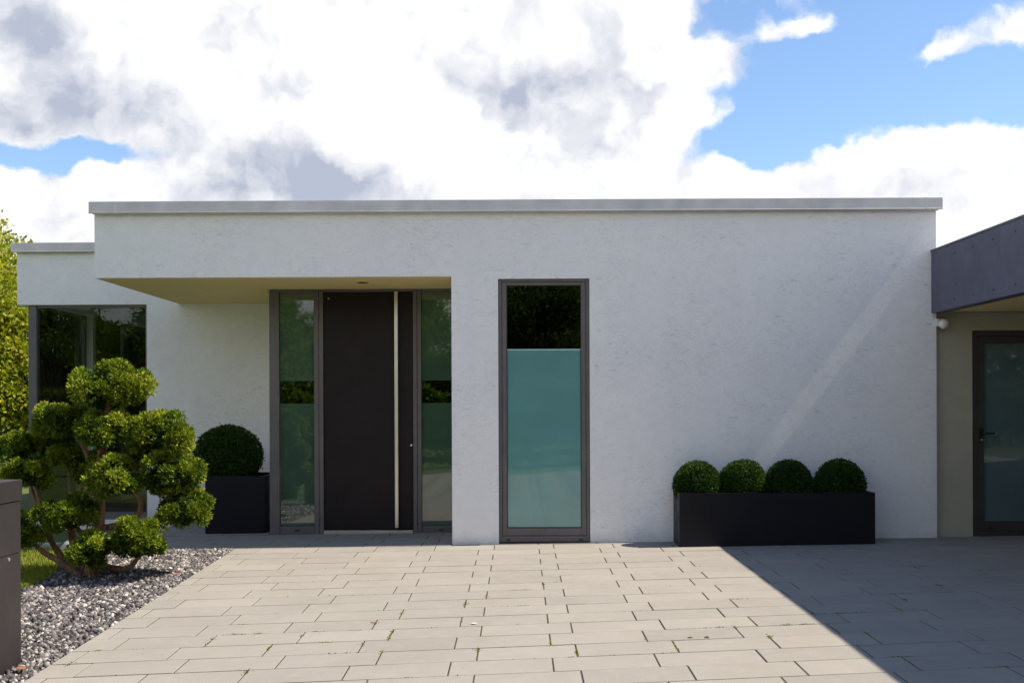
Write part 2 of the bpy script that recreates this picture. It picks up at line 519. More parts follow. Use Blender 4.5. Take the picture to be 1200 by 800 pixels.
def gravelmat():
    M = Mat('gravel_stone'); M.set(Roughness=.8)
    at = M.N('ShaderNodeAttribute', attribute_name='tone').outputs['Fac']
    c = M.ramp(at, [(0, (.022, .020, .023)), (.35, (.065, .060, .065)), (.7, (.165, .150, .150)), (.9, (.33, .30, .285)), (1, (.54, .50, .47))])
    c = M.mixc(M.ramp(M.noise(M.geo(), 130, 4, .7), [(.4, 0.0), (.7, .4)]), c, (.05, .046, .048))
    M.L(c, M.b.inputs['Base Color'])
    M.L(M.bump(M.noise(M.geo(), 200, 3), .4, .002), M.b.inputs['Normal'])
    return M.m
MAT['gravel'] = gravelmat()

def groundmat():
    M = Mat('garden_ground'); M.set(Roughness=.95)
    p = M.geo()
    c = M.ramp(M.noise(p, 1.3, 8, .7), [(.3, (.045, .075, .014)), (.6, (.085, .12, .022)), (.8, (.13, .14, .035))])
    M.L(c, M.b.inputs['Base Color'])
    M.L(M.bump(M.noise(p, 25, 6, .7), .8, .04), M.b.inputs['Normal'])
    return M.m
MAT['ground'] = groundmat()

def mesh_np(name, verts, faces, mat, tone=None, parent=None, smooth=False, link=True):
    """verts (n,3) and faces (m,k) arrays; tone one value per face"""
    m = bpy.data.meshes.new(name)
    nv, (nf, k) = len(verts), faces.shape
    m.vertices.add(nv); m.vertices.foreach_set('co', np.ascontiguousarray(verts, dtype=np.float32).ravel())
    m.loops.add(nf * k); m.loops.foreach_set('vertex_index', np.ascontiguousarray(faces, dtype=np.int32).ravel())
    m.polygons.add(nf); m.polygons.foreach_set('loop_start', np.arange(0, nf * k, k, dtype=np.int32))
    if tone is not None:
        a = m.attributes.new('tone', 'FLOAT', 'FACE'); a.data.foreach_set('value', np.ascontiguousarray(tone, dtype=np.float32))
    m.materials.append(mat)
    m.update(calc_edges=True)
    m.validate()
    if smooth: m.shade_smooth()
    o = bpy.data.objects.new(name, m)
    if link: COL.objects.link(o)
    if parent: o.parent = parent
    return o

def unit(v): return v / np.maximum(np.linalg.norm(v, axis=-1, keepdims=True), 1e-9)

def leaves(pos, axis, length, width, tone, fold=.25, jitter=.6):
    """one folded four-cornered leaf per point, growing along axis"""
    n = len(pos)
    ax = unit(axis + jitter * rng.normal(size=(n, 3)))
    side = unit(np.cross(ax, unit(rng.normal(size=(n, 3)))))
    up = np.cross(side, ax)
    l = (length * rng.uniform(.65, 1.35, n))[:, None]; w = (width * rng.uniform(.7, 1.3, n))[:, None]
    v0 = pos
    v1 = pos + ax * l * .5 + side * w * .5 + up * w * fold
    v2 = pos + ax * l
    v3 = pos + ax * l * .5 - side * w * .5 + up * w * fold
    V = np.stack([v0, v1, v2, v3], 1).reshape(-1, 3)
    i = np.arange(n)[:, None] * 4
    Fc = np.concatenate([i, i + 1, i + 2, i + 3], 1)
    return V, Fc, tone

def fbm(p, seed, scale):
    g = np.random.default_rng(seed)
    out = np.zeros(len(p))
    amp = 1
    for o in range(4):
        for k in range(4):
            d = g.normal(size=3); d /= np.linalg.norm(d)
            out += amp * np.sin(p @ d * scale * (2 ** o) * g.uniform(.7, 1.3) + g.uniform(0, 6.28)) / 4
        amp *= .55
    return out

# ------------------------------------------------------------------ ground
X_EDGE, Y_EDGE = -2.812, -0.05        # gravel / paving edges
def ground():
    xs = np.unique(np.concatenate([np.linspace(-12, 12, 33), np.array([-900, -300, -100, -50, -25, -16, 16, 25, 50, 100, 300, 900.])]))
    ys = np.unique(np.concatenate([np.linspace(-12, 12, 33), np.array([-900, -300, -100, -50, -25, -16, 16, 25, 50, 100, 300, 900.])]))
    V = np.array([(x, y, gz(x, y) - .075) for y in ys for x in xs])
    nx = len(xs)
    Fc = np.array([(j * nx + i, j * nx + i + 1, (j + 1) * nx + i + 1, (j + 1) * nx + i) for j in range(len(ys) - 1) for i in range(nx - 1)])
    o = mesh_np('ground', V, Fc, MAT['ground'])
    tag(o, 'green garden ground around the house', kind='structure')
ground()

def sheet(name, x0, x1, y0, y1, dz, mat, step=.5, parent=None):
    nx, ny = max(2, int((x1 - x0) / step) + 1), max(2, int((y1 - y0) / step) + 1)
    xs, ys = np.linspace(x0, x1, nx), np.linspace(y0, y1, ny)
    V = np.array([(x, y, gz(x, y) + dz) for y in ys for x in xs])
    Fc = np.array([(j * nx + i, j * nx + i + 1, (j + 1) * nx + i + 1, (j + 1) * nx + i) for j in range(ny - 1) for i in range(nx - 1)])
    return mesh_np(name, V, Fc, mat, parent=parent)

# ------------------------------------------------------------------ paving
JA, JB, PL, PP, PY0 = .9025, .7571, .5765, .2882, -.2096
def paving():
    pav = sheet('paving', X_EDGE, 9.0, -12.8, .06, -.0034, MAT['sand'], .4)
    tag(pav, 'beige grey concrete slab paving of the forecourt', kind='structure')
    sheet('joint_sand', -4.17, -.66, .06, 2.5, -.0034, MAT['sand'], .4, pav)
    cache = {}
    def stone_mesh(w, d):
        key = (round(w, 3), round(d, 3))
        if key in cache: return cache[key]
        c = .0018; x, y = w / 2, d / 2; t = .05
        v = []
        for (a, b, z) in ((x, y, -t), (x, y, -c), (x - c, y - c, 0)):
            v += [(-a, -b, z), (a, -b, z), (a, b, z), (-a, b, z)]
        f = [(8, 9, 10, 11)]
        for k in (0, 4):
            for q in range(4):
                q2 = (q + 1) % 4
                f.append((k + q, k + q2, k + 4 + q2, k + 4 + q))
        m = bpy.data.meshes.new('paving_stone'); m.from_pydata(v, [], f); m.materials.append(MAT['paver']); m.update()
        cache[key] = m
        return m
    rv, rf, rt = [], [], []
    count = 0
    for n in range(-10, 44):
        yc = PY0 - n * PP
        base = JA if n % 2 == 0 else JB
        for k in range(-12, 18):
            xa, xb = base + k * PL, base + (k + 1) * PL
            xa += .0042; xb -= .0042
            ya, yb = yc - PP / 2 + .0045, yc + PP / 2 - .0045
            if yc < Y_EDGE - .1:                      # open forecourt
                lo, hi, top = X_EDGE, 9.0, 10
            elif yc < .09:                            # row running under the facade line
                lo, hi, top = X_EDGE, 9.0, 10
                if yb > .055 : top = .055 if xa > -.68 else 10
                if xa < -.68 < xb and yb > .055: hi = -.68
            elif yc < 1.05:
                lo, hi, top = -4.16, -.68, 1.04
            else:
                lo, hi, top = -4.16, -2.76, 2.49
            if yc > Y_EDGE + .0 and yc < .2: lo = -4.16
            xa, xb, yb = max(xa, lo), min(xb, hi), min(yb, top)
            if xb - xa < .03 or yb - ya < .03: continue
            cx, cy = (xa + xb) / 2, (ya + yb) / 2
            jz = random.uniform(-.0012, .0012)
            nn = gnormal(cx, cy)
            nn = (nn + Vector((random.uniform(-.002, .002), random.uniform(-.002, .002), 0))).normalized()
            q = Vector((0, 0, 1)).rotation_difference(nn)
            m = stone_mesh(xb - xa, yb - ya)
            vis = any(in_frame(a, b, gz(a, b)) for a in (xa, xb) for b in (ya, yb)) and not (cx > -.6 and cy > .05)
            if vis and count < 300:
                o = bpy.data.objects.new('paving_stone', m)
                o.parent = pav
                o.location = (cx, cy, gz(cx, cy) + jz)
                o.rotation_mode = 'QUATERNION'; o.rotation_quaternion = q
                COL.objects.link(o); count += 1
            else:
                b0 = len(rv)
                mt = Matrix.Translation((cx, cy, gz(cx, cy) + jz)) @ q.to_matrix().to_4x4()
                rv += [tuple(mt @ v.co) for v in m.vertices]
                t = random.random()
                for p in m.polygons:
                    rf.append([b0 + i for i in p.vertices]); rt.append(t)
    o = mesh_np('paving_stones', np.array(rv), np.array(rf), MAT['paver'], np.array(rt), pav)
    o['kind'] = 'stuff'
    print('paving stones', count)
paving()

# ------------------------------------------------------------------ gravel bed and lawn
def gravel():
    x0, x1, y0, y1 = -4.30, X_EDGE, -9.0, Y_EDGE
    bed = sheet('gravel_bed', x0 - .3, x1 - .002, y0, y1 - .002, -.035, MAT['gravel'], .3)
    tag(bed, 'dark bed under the grey gravel strip', kind='structure')
    def edge(y): return -4.22 - .10 * np.sin(y * 1.7 + .6) - .05 * np.sin(y * 5.1)
    # icosahedron-like chip
    t = (1 + 5 ** .5) / 2
    iv = np.array([(-1, t, 0), (1, t, 0), (-1, -t, 0), (1, -t, 0), (0, -1, t), (0, 1, t), (0, -1, -t), (0, 1, -t), (t, 0, -1), (t, 0, 1), (-t, 0, -1), (-t, 0, 1)]) / 1.9
    fi = np.array([(0, 11, 5), (0, 5, 1), (0, 1, 7), (0, 7, 10), (0, 10, 11), (1, 5, 9), (5, 11, 4), (11, 10, 2), (10, 7, 6), (7, 1, 8), (3, 9, 4), (3, 4, 2), (3, 2, 6), (3, 6, 8), (3, 8, 9), (4, 9, 5), (2, 4, 11), (6, 2, 10), (8, 6, 7), (9, 8, 1)])
    n = 30000
    y = y1 - rng.random(n) ** 1.25 * 5.6
    e = edge(y)
    x = e + rng.random(n) * (x1 - e)
    s = .008 + .018 * rng.random(n) ** 1.6
    x = np.minimum(x, x1 - s * .8)
    y = np.minimum(y, y1 - s * .6)
    a = np.clip(-y, 0, 7.5)
    z = (.0119 + .0061 * a) * x - .0183 * a - .026 + rng.uniform(0, .022, n)
    # random rotation and squash per chip
    q = unit(rng.normal(size=(n, 4)))
    w, i, j, k = q.T
    R = np.stack([1 - 2 * (j * j + k * k), 2 * (i * j - k * w), 2 * (i * k + j * w), 2 * (i * j + k * w), 1 - 2 * (i * i + k * k), 2 * (j * k - i * w), 2 * (i * k - j * w), 2 * (j * k + i * w), 1 - 2 * (i * i + j * j)], 1).reshape(n, 3, 3)
    sq = np.stack([rng.uniform(.7, 1.45, n), rng.uniform(.6, 1.1, n), rng.uniform(.45, .9, n)], 1)
    base = iv[None] * (1 + rng.uniform(-.28, .28, (n, 12, 1))) * sq[:, None, :] * s[:, None, None]
    V = np.einsum('nij,nkj->nki', R, base) + np.stack([x, y, z], 1)[:, None, :]
    Fc = (fi[None] + (np.arange(n) * 12)[:, None, None]).reshape(-1, 3)
    tone = np.repeat(rng.random(n), 20)
    o = mesh_np('gravel', V.reshape(-1, 3), Fc, MAT['gravel'], tone)
    tag(o, 'grey and white crushed gravel strip beside the paving', 'gravel', kind='stuff')

    lawn = sheet('lawn', -12, -4.12, -8, .15, -.022, MAT['ground'], .4)
    tag(lawn, 'mown lawn left of the gravel strip', kind='structure')
    n = 42000
    y = .14 - rng.random(n) * 3.4
    x = edge(y) + .02 - rng.random(n) ** 1.4 * 2.6
    a = np.clip(-y, 0, 7.5)
    z = (.0119 + .0061 * a) * x - .0183 * a - .022
    pos = np.stack([x, y, z], 1)
    V, Fc, tn = leaves(pos, np.tile([0, 0, 1.0], (n, 1)), .05, .006, rng.random(n), .1, .35)
    g = mesh_np('grass', V, Fc, MAT['grass'], tn)
    tag(g, 'short sunlit yellow green grass beside the gravel', 'grass', kind='stuff')
gravel()

# ------------------------------------------------------------------ house
ZTOP, CAPB, SOF = 3.394, 3.276, 2.648
XL, XR, XP = -4.215, 4.1187, -.6706      # overhang left end, facade right end, entrance pier
YD, YW, XW = 1.05, 2.5, -6.196           # door plane, wing front plane, wing left end
YB = 8.6

def frame_rect(name, x0, x1, z0, z1, y0, y1, w, mat, parent, wb=None, wt=None, bevel=.004):
    """four rails of a rectangular frame as one mesh, mitred by butting"""
    wb = w if wb is None else wb; wt = w if wt is None else wt
    mb = MB()
    mb.box(x0, x0 + w, y0, y1, z0, z1); mb.box(x1 - w, x1, y0, y1, z0, z1)
    mb.box(x0 + w, x1 - w, y0 + .001, y1, z1 - wt, z1 - .0005); mb.box(x0 + w, x1 - w, y0 + .001, y1, z0 + .0005, z0 + wb)
    return mb.build(name, mat, parent, bevel)

def house():
    H = empty('house', (0, 0, 0), 'flat roofed white rendered house with recessed dark front door', 'house')
    wx0, wx1, wz1 = -.208, .697, 2.622
    # main front wall with the entrance cut out and the tall window opening
    wall = grid_wall('x', XL, XR, -.35, CAPB + .03, 0, .34, [(XL - 1, XP, -1, SOF), (wx0, wx1, -.002, wz1)])
    wall.build('front_wall', MAT['stucco'], H)
    # other outer walls
    grid_wall('y', .345, YB, -.35, CAPB + .03, XR - .3, XR - .002, []).build('side_wall', MAT['stucco'], H)
    grid_wall('x', XW + .3, XR - .31, -.35, CAPB + .03, YB - .3, YB, []).build('rear_wall', MAT['stucco'], H)
    # pier return beside the door and the entrance hall flank
    grid_wall('y', .345, YD + .1, -.35, SOF - .002, XP + .001, XP + .3, []).build('pier', MAT['stucco'], H)
    grid_wall('y', YD + .095, YW - .002, -.35, SOF - .002, -2.735, -2.645, []).build('hall_wall', MAT['stucco'], H)
    # wing front wall with corner window, and its left wall with openings
    wx, wX = -6.075, -4.595
    grid_wall('x', XW, -2.44, -.35, CAPB + .03, YW, YW + .3, [(XW - 1, wX, -.02, 2.634)]).build('wing_wall', MAT['stucco'], H)
    grid_wall('y', YW + .302, YB, -.35, CAPB + .029, XW + .001, XW + .3, [(2.6, 4.05, -.02, 2.634), (5.0, 7.5, .1, 2.634)]).build('wing_side_wall', MAT['stucco'], H)
    # projecting roof slab over the entrance
    mb = MB(); mb.box(XL + .002, XP + .3, .345, YW - .001, SOF - .001, CAPB + .02)
    mb.build('roof_overhang', MAT['stucco'], H)
    mb = MB(); mb.box(XL + .012, XP - .004, .012, YD - .03, SOF - .006, SOF - .0012); mb.box(XL + .012, -2.745, YD - .03, YW - .003, SOF - .006, SOF - .0012)
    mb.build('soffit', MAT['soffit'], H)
    mb = MB(); mb.box(XW + .05, XR - .05, YW + .05, YB - .05, CAPB - .12, CAPB + .01); mb.box(XL + .05, XR - .05, .05, YW - .002, CAPB + .021, CAPB + .035)
    mb.build('roof', MAT['roof'], H)
    mb = MB(); mb.box(-2.64, XR - .31, .36, YW + .3, CAPB - .12, CAPB - .02)
    mb.build('roof_slab', MAT['interior'], H)
    # zinc coping in lengths, with raised seams
    ov = .062
    cuts = [XL - .035, -4.001, -.865, 1.58, 4.0, XR + .045]
    for a, b in zip(cuts[:-1], cuts[1:]):
        m = MB(); m.box(a + .0012, b - .0012, -ov, .36, CAPB + .012, ZTOP)
        m.box(a + .0012, b - .0012, -ov - .006, -ov + .012, CAPB, CAPB + .0118)
        m.build('coping', MAT['zinc'], H, .003)
    for c in cuts[1:-1]:
        m = MB(); m.box(c - .012, c + .012, -ov - .0025, -ov + .01, CAPB + .013, ZTOP - .002); m.build('coping_seam', MAT['zinc'], H)
    m = MB(); m.box(XL - .035, XL + .28, .361, YW - .07, CAPB + .002, ZTOP - .001); m.build('coping', MAT['zinc'], H, .003)
    m = MB(); m.box(XR - .25, XR + .045, .361, YB, CAPB + .002, ZTOP - .001); m.build('coping', MAT['zinc'], H, .003)
    for a, b in ((XW - .05, -5.6), (-5.6, XL + .29)):
        m = MB(); m.box(a + .001, b - .001, YW - ov, YW + .36, CAPB + .012, ZTOP - .002)
        m.box(a + .001, b - .001, YW - ov - .006, YW - ov + .012, CAPB, CAPB + .0118)
        m.build('coping', MAT['zinc'], H, .003)
    m = MB(); m.box(XW - .05, XW + .28, YW + .361, YB, CAPB + .002, ZTOP - .003); m.build('coping', MAT['zinc'], H, .003)

    # tall narrow window
    W = MB(); W.box(wx0 + .003, wx1 - .003, .105, .165, -.05, -.003)
    win = frame_rect('window', wx0 + .003, wx1 - .003, .012, wz1 - .003, .03, .10, .030, MAT['frame'], H, .06, .025)
    s = frame_rect('sash', wx0 + .035, wx1 - .035, .074, wz1 - .030, .042, .095, .047, MAT['frame'], win, .075, .03)
    gx0, gx1, gz0, gz1, gm = wx0 + .082, wx1 - .082, .149, wz1 - .060, 1.926
    m = MB(); m.box(gx0 - .004, gx1 + .004, .060, .066, gm, gz1 + .004); m.build('clear_pane', MAT['glass_dark'], win)
    m = MB(); m.box(gx0 - .004, gx1 + .004, .060, .066, gz0 - .004, gm - .0045); m.build('frosted_pane', MAT['frost'], win)
    m = MB(); m.box(gx0, gx1, .0565, .0595, gm - .010, gm + .002); m.build('film_edge', MAT['glassedge'], win)
    g = MB()
    for a in ((gx0 - .001, gx0 + .007, gz0, gz1), (gx1 - .007, gx1 + .001, gz0, gz1)): g.box(a[0], a[1], .052, .059, a[2], a[3])
    g.box(gx0 + .007, gx1 - .007, .052, .059, gz1 - .008, gz1); g.box(gx0 + .007, gx1 - .007, .052, .059, gz0, gz0 + .008)
    g.build('gasket', MAT['black'], win)
    for x in (-.115, .605):
        m = MB(); m.box(x - .022, x + .022, .026, .034, .028, .042); m.build('drain_cap', MAT['black'], win)
    m = MB(); m.box(wx0 + .002, wx1 - .002, .032, .2, -.06, .0095); m.build('window_sill', MAT['black'], win)
    # room behind the window
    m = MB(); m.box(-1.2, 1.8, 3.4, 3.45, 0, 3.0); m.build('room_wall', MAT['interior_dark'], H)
    m = MB(); m.box(XP + .31, XR - .31, .345, YB - .31, -.12, .0); m.build('room_floor', MAT['floor_in'], H)

    # entrance door set: posts, sidelights, leaf
    D0, D1 = YD, YD + .09
    xs = (-2.735, -2.626, -2.245, -2.142, -1.163, -1.070, XP + .003)
    ztop = SOF - .007
    dr = MB()
    dr.box(xs[0], xs[6], D0 + .012, D1, ztop - .022, ztop)
    door = dr.build('front_door', MAT['frame'], H, .003)
    tag(door, 'tall plain dark brown entrance door with full height steel bar')
    zb = gz(-2, 1)
    for a, b in ((xs[0], xs[1]), (xs[2], xs[2] + .052), (xs[3] - .049, xs[3]), (xs[4], xs[4] + .046), (xs[5] - .045, xs[5])):
        m = MB(); m.box(a + .001, b - .001, D0, D1, zb - .03, ztop - .0225); m.build('door_post', MAT['frame'], door, .004)
    m = MB(); m.box(xs[3] + .004, xs[4] - .004, D0 + .02, D1 - .01, .022, ztop - .026); m.build('door_leaf', MAT['door'], door, .003)
    m = MB(); m.box(xs[3] + .002, xs[4] - .002, D0 - .01, D1, zb - .03, .013); m.build('threshold', MAT['steel'], door, .002)
    hx = -1.338
    m = MB(); m.box(hx - .019, hx + .019, D0 - .062, D0 - .036, .045, 2.612)
    hd = m.build('pull_bar', MAT['steel'], door, .004)
    for z in (.35, 1.3, 2.3):
        m = MB(); m.tube([(hx, D0 - .037, z), (hx, D0 + .021, z)], .009, 10); m.build('bar_mount', MAT['steel'], door)
    m = MB(); m.tube([(-2.085, D0 + .013, 2.545), (-2.085, D0 + .021, 2.545)], .009, 12); m.build('viewer', MAT['steel'], door)
    m = MB(); m.tube([(-1.185, D0 + .012, .94), (-1.185, D0 + .021, .94)], .012, 12); m.build('keyhole', MAT['steel'], door)
    # sidelights: frosted glass with a clear band
    for (a, b) in ((xs[1], xs[2]), (xs[5], xs[6] + .02)):
        sl = MB(); sl.box(a + .001, b - .001, D0 + .01, D1 - .005, zb - .03, .058)
        sd = sl.build('sidelight', MAT['frame'], H, .003)
        for (c, d, mt, nm) in ((.062, 1.400, 'frost_side', 'frosted_pane'), (1.403, 1.643, 'glass', 'clear_band'), (1.646, ztop - .024, 'frost_side', 'frosted_pane')):
            m = MB(); m.box(a + .002, b - .002, D0 + .040, D0 + .047, c, d); m.build(nm, MAT[mt], sd)
        m = MB(); m.box((a + b) / 2 - .025, (a + b) / 2 + .025, D0 + .004, D0 + .012, .006, .020); m.build('drain_cap', MAT['black'], sd)
    # dark hall behind the door
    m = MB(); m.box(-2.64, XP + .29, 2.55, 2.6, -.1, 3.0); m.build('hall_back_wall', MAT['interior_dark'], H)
    m = MB(); m.box(-2.64, XP + .29, YD + .1, 2.55, -.1, .0); m.build('hall_floor', MAT['floor_in'], H)
    # downlight in the soffit
    m = MB(); m.tube([(-1.613, .416, SOF - .010), (-1.613, .416, SOF - .004)], .062, 24)
    dl = m.build('downlight', MAT['steel'], H)
    m = MB(); m.tube([(-1.613, .416, SOF - .0125), (-1.613, .416, SOF - .009)], .047, 24); m.build('lens', MAT['black'], dl)

    # corner window of the wing
    cw = MB(); cw.box(wx, wx + .10, YW + .03, YW + .13, -.02, 2.632)
    cwin = cw.build('corner_window', MAT['frame'], H, .004)
    m = MB(); m.box(wx + .101, wX - .002, YW + .05, YW + .11, 2.60, 2.632); m.build('head_rail', MAT['frame'], cwin)
    m = MB(); m.box(wx + .101, wX - .002, YW + .05, YW + .11, -.02, .07); m.build('sill_rail', MAT['frame'], cwin)
    m = MB(); m.box(wX - .03, wX - .003, YW + .045, YW + .115, .071, 2.599); m.build('jamb', MAT['frame'], cwin)
    m = MB(); m.box(wx + .1, wX - .03, YW + .075, YW + .082, .07, 2.6); m.build('front_pane', MAT['glass_wing'], cwin)
    m = MB(); m.box(wx + .045, wx + .052, YW + .131, 3.99, .07, 2.6); m.build('side_pane', MAT['glass_wing'], cwin)
    m = MB(); m.box(wx + .01, wx + .09, 3.99, 4.05, -.02, 2.632); m.build('mullion', MAT['frame'], cwin)
    m = MB(); m.box(wx + .015, wx + .085, YW + .131, 3.989, 2.6, 2.631); m.build('head_rail', MAT['frame'], cwin)
    # window further back in the wing side wall
    sw = frame_y(H, wx + .0, 5.0, 7.5, .1, 2.634)
    # wing room
    m = MB(); m.box(XW + .31, -2.75, YW + .305, YB - .31, -.12, .0); m.build('room_floor', MAT['floor_in'], H)
    m = MB(); m.box(-2.9, -2.75, YW + .31, YB - .31, .0, 3.1); m.build('room_wall', MAT['interior'], H)
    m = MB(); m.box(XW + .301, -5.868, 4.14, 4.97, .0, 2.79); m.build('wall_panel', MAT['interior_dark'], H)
    m = MB(); m.box(XW + .305, -2.95, YB - .33, YB - .302, .0, 3.1); m.build('room_wall', MAT['interior'], H)
    m = MB(); m.box(XW + .05, -2.76, YW + .301, YB - .31, 2.80, 2.84); m.build('room_ceiling', MAT['interior'], H)
    return H

def frame_y(H, x, y0, y1, z0, z1):
    mb = MB()
    for a, b in ((y0 + .002, y0 + .07), (y0 + .42, y0 + .62), (y1 - .07, y1 - .002)): mb.box(x, x + .08, a, b, z0 + .002, z1 - .002)
    mb.box(x + .002, x + .078, y0 + .071, y0 + .419, z1 - .06, z1 - .003); mb.box(x + .002, x + .078, y0 + .621, y1 - .071, z1 - .06, z1 - .003)
    mb.box(x + .002, x + .078, y0 + .071, y0 + .419, z0 + .003, z0 + .06); mb.box(x + .002, x + .078, y0 + .621, y1 - .071, z0 + .003, z0 + .06)
    w = mb.build('side_window', MAT['frame'], H)
    for a, b in ((y0 + .07, y0 + .42), (y0 + .62, y1 - .07)):
        m = MB(); m.box(x + .035, x + .042, a, b, z0 + .06, z1 - .06); m.build('pane', MAT['glass_wing'], w)
    return w

MAT['glassedge'] = plain('film_edge', (.42, .62, .62), .4, 0, .03)
HOUSE = house()

# ------------------------------------------------------------------ carport
def carport():
    C = empty('carport', (4.1, 0, gz(4.1, 0)), 'dark grey metal clad carport roof joined to the white house', 'carport')
    def B(mb, name, mat, parent=C, bevel=0):
        o = mb.build(name, mat, parent, bevel)
        if parent is C: o.matrix_parent_inverse = Matrix.Translation(-C.location)
        return o
    x0, x1, y0, y1, zb, zt = 4.068, 9.4, -8.2, -.004, 2.262, 2.885
    # facing panels along the open side
    cuts = [y1, -2.45, -4.9, y0]
    for a, b in zip(cuts[:-1], cuts[1:]):
        B(MB().box(x0, x0 + .03, b + .0015, a - .0015, zb, zt - .02), 'fascia_panel', MAT['fascia'], bevel=.002)
    B(MB().box(x0 - .006, x0 + .12, y0, y1, zt - .0195, zt), 'roof_trim', MAT['fascia'])
    B(MB().box(x0 + .0305, x0 + .125, y0, y1, zb, zb + .05), 'fascia_return', MAT['fascia'])
    B(MB().box(XR + .01, x1, y1 + .003, .30, zb + .0125, zt - .021), 'roof_deck', MAT['roof'])
    B(MB().box(x0 + .0305, x1, y0 + .001, y1 - .001, zb + .0505, zt - .021), 'roof_deck', MAT['roof'])
    B(MB().box(x0 + .1255, x1, y0 + .002, y1 - .002, zb + .012, zb + .050), 'soffit', MAT['soffit'])
    B(MB().box(x0, x1, y0 - .03, y0 - .0005, zb, zt), 'end_fascia', MAT['fascia'])
    for y in (-.55, -.95, -1.35, -1.75, -2.1):
        for z in (zb + .08, zt - .11):
            B(MB().tube([(x0 - .003, y, z), (x0 + .001, y, z)], .010, 10), 'rivet', MAT['darkmetal'])
    for (px, py) in ((4.5, -8.0), (6.8, -8.0)):
        zg = gz(px, py)
        B(MB().box(px - .06, px + .06, py - .06, py + .06, zg - .02, zb + .012), 'post', MAT['fascia'], bevel=.004)
    # back wall with the glazed side door
    dx0, dx1, dz1 = 4.497, 5.55, 2.095
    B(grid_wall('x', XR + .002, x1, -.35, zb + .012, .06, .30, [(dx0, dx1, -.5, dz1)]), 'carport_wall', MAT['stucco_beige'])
    g0 = gz(5, 0) - .01
    door = frame_rect('side_door', dx0 + .002, dx1 - .002, g0, dz1 - .002, .075, .15, .055, MAT['sdoor'], None, .05)
    door.parent = C; door.matrix_parent_inverse = Matrix.Translation(-C.location)
    frame_rect('sash', dx0 + .058, dx1 - .058, g0 + .051, dz1 - .058, .085, .145, .068, MAT['sdoor'], door, .10)
    MB().box(dx0 + .122, dx1 - .122, .11, .117, g0 + .148, dz1 - .122).build('frosted_pane', MAT['frost_carport'], door)
    zh = 1.075
    h = MB(); h.box(dx0 + .078, dx0 + .108, .074, .086, zh - .09, zh + .05)
    h.tube([(dx0 + .093, .08, zh), (dx0 + .093, .025, zh), (dx0 + .108, .018, zh), (dx0 + .20, .018, zh)], .009, 10)
    h.build('handle', MAT['darkmetal'], door, smooth=False)
    MB().tube([(dx0 + .093, .068, zh - .065), (dx0 + .093, .076, zh - .065)], .010, 12).build('keyhole', MAT['steel'], door)
    MB().box(dx0 + .16, dx0 + .21, .078, .087, g0 + .075, g0 + .09).build('drain_cap', MAT['black'], door)
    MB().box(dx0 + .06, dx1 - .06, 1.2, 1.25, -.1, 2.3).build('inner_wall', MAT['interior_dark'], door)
    # unseen far side closed by an added wall, to darken the shade in the bay
    B(grid_wall('y', -8.1, .058, -.35, zb + .012, x1 - .2, x1 - .002, []), 'added_shade_wall', MAT['stucco_beige'])
MAT['sdoor'] = metal_paint('side_door_paint', (.05, .045, .05), .42)
carport()

# motion sensor at the wall corner
def sensor():
    x, y, z = 4.165, .0, 2.165
    s = empty('motion_sensor', (x, y, z), 'small white motion sensor on the wall corner under the carport', 'sensor')
    MB().box(-.055, .016, -.022, -.001, -.035, .04).build('base', MAT['whiteplastic'], s, .005)
    mb = MB()
    prof = [(0, .0), (.014, .038), (.034, .050), (.056, .046), (.070, .028), (.076, .004)]
    mb.tube([(.005, -.018 - a, -.004 - a * .25) for a, _ in prof], [max(.002, r) for _, r in prof], 18)
    mb.build('head', MAT['whiteplastic'], s, smooth=True)
    mb = MB(); mb.tube([(.006, -.084, -.026), (.006, -.090, -.028)], .014, 14); mb.build('lens', MAT['black'], s)
sensor()

# ------------------------------------------------------------------ foliage bodies
def ball(name, parent, c, r, n, mat, seed, leaf=.018, squash=1.0, flat_bottom=-1.0, sy=1.0):
    """clipped boxwood ball: small leaves over a slightly uneven sphere plus a dense inside"""
    d = unit(rng.normal(size=(n, 3)))
    d = d[d[:, 2] > flat_bottom]
    n = len(d)
    bump = 1 + .035 * fbm(d, seed, 3.2) + .02 * rng.normal(size=n) + np.where(rng.random(n) < .012, rng.uniform(.03, .09, n), 0)
    depth = np.where(rng.random(n) < .35, rng.uniform(.80, .97, n), rng.uniform(.955, 1.0, n))
    pos = d * (r * bump * depth)[:, None] * np.array([1, sy, squash]) + np.array(c)
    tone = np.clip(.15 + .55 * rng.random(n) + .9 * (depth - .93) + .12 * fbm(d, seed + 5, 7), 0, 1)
    V, Fc, tn = leaves(pos, d + np.array([0, 0, .25]), leaf, leaf * .62, tone, .2, .75)
    # inner mass of leaves, kept inside
    di = unit(rng.normal(size=(n // 5, 3)))
    pi = di * (r * .80) * np.array([1, sy, squash]) + np.array(c)
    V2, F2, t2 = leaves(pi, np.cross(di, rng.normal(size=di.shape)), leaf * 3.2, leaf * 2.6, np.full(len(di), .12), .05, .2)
    return mesh_np(name, np.concatenate([V, V2]), np.concatenate([Fc, F2 + len(V)]), mat, np.concatenate([tn, t2]), parent)

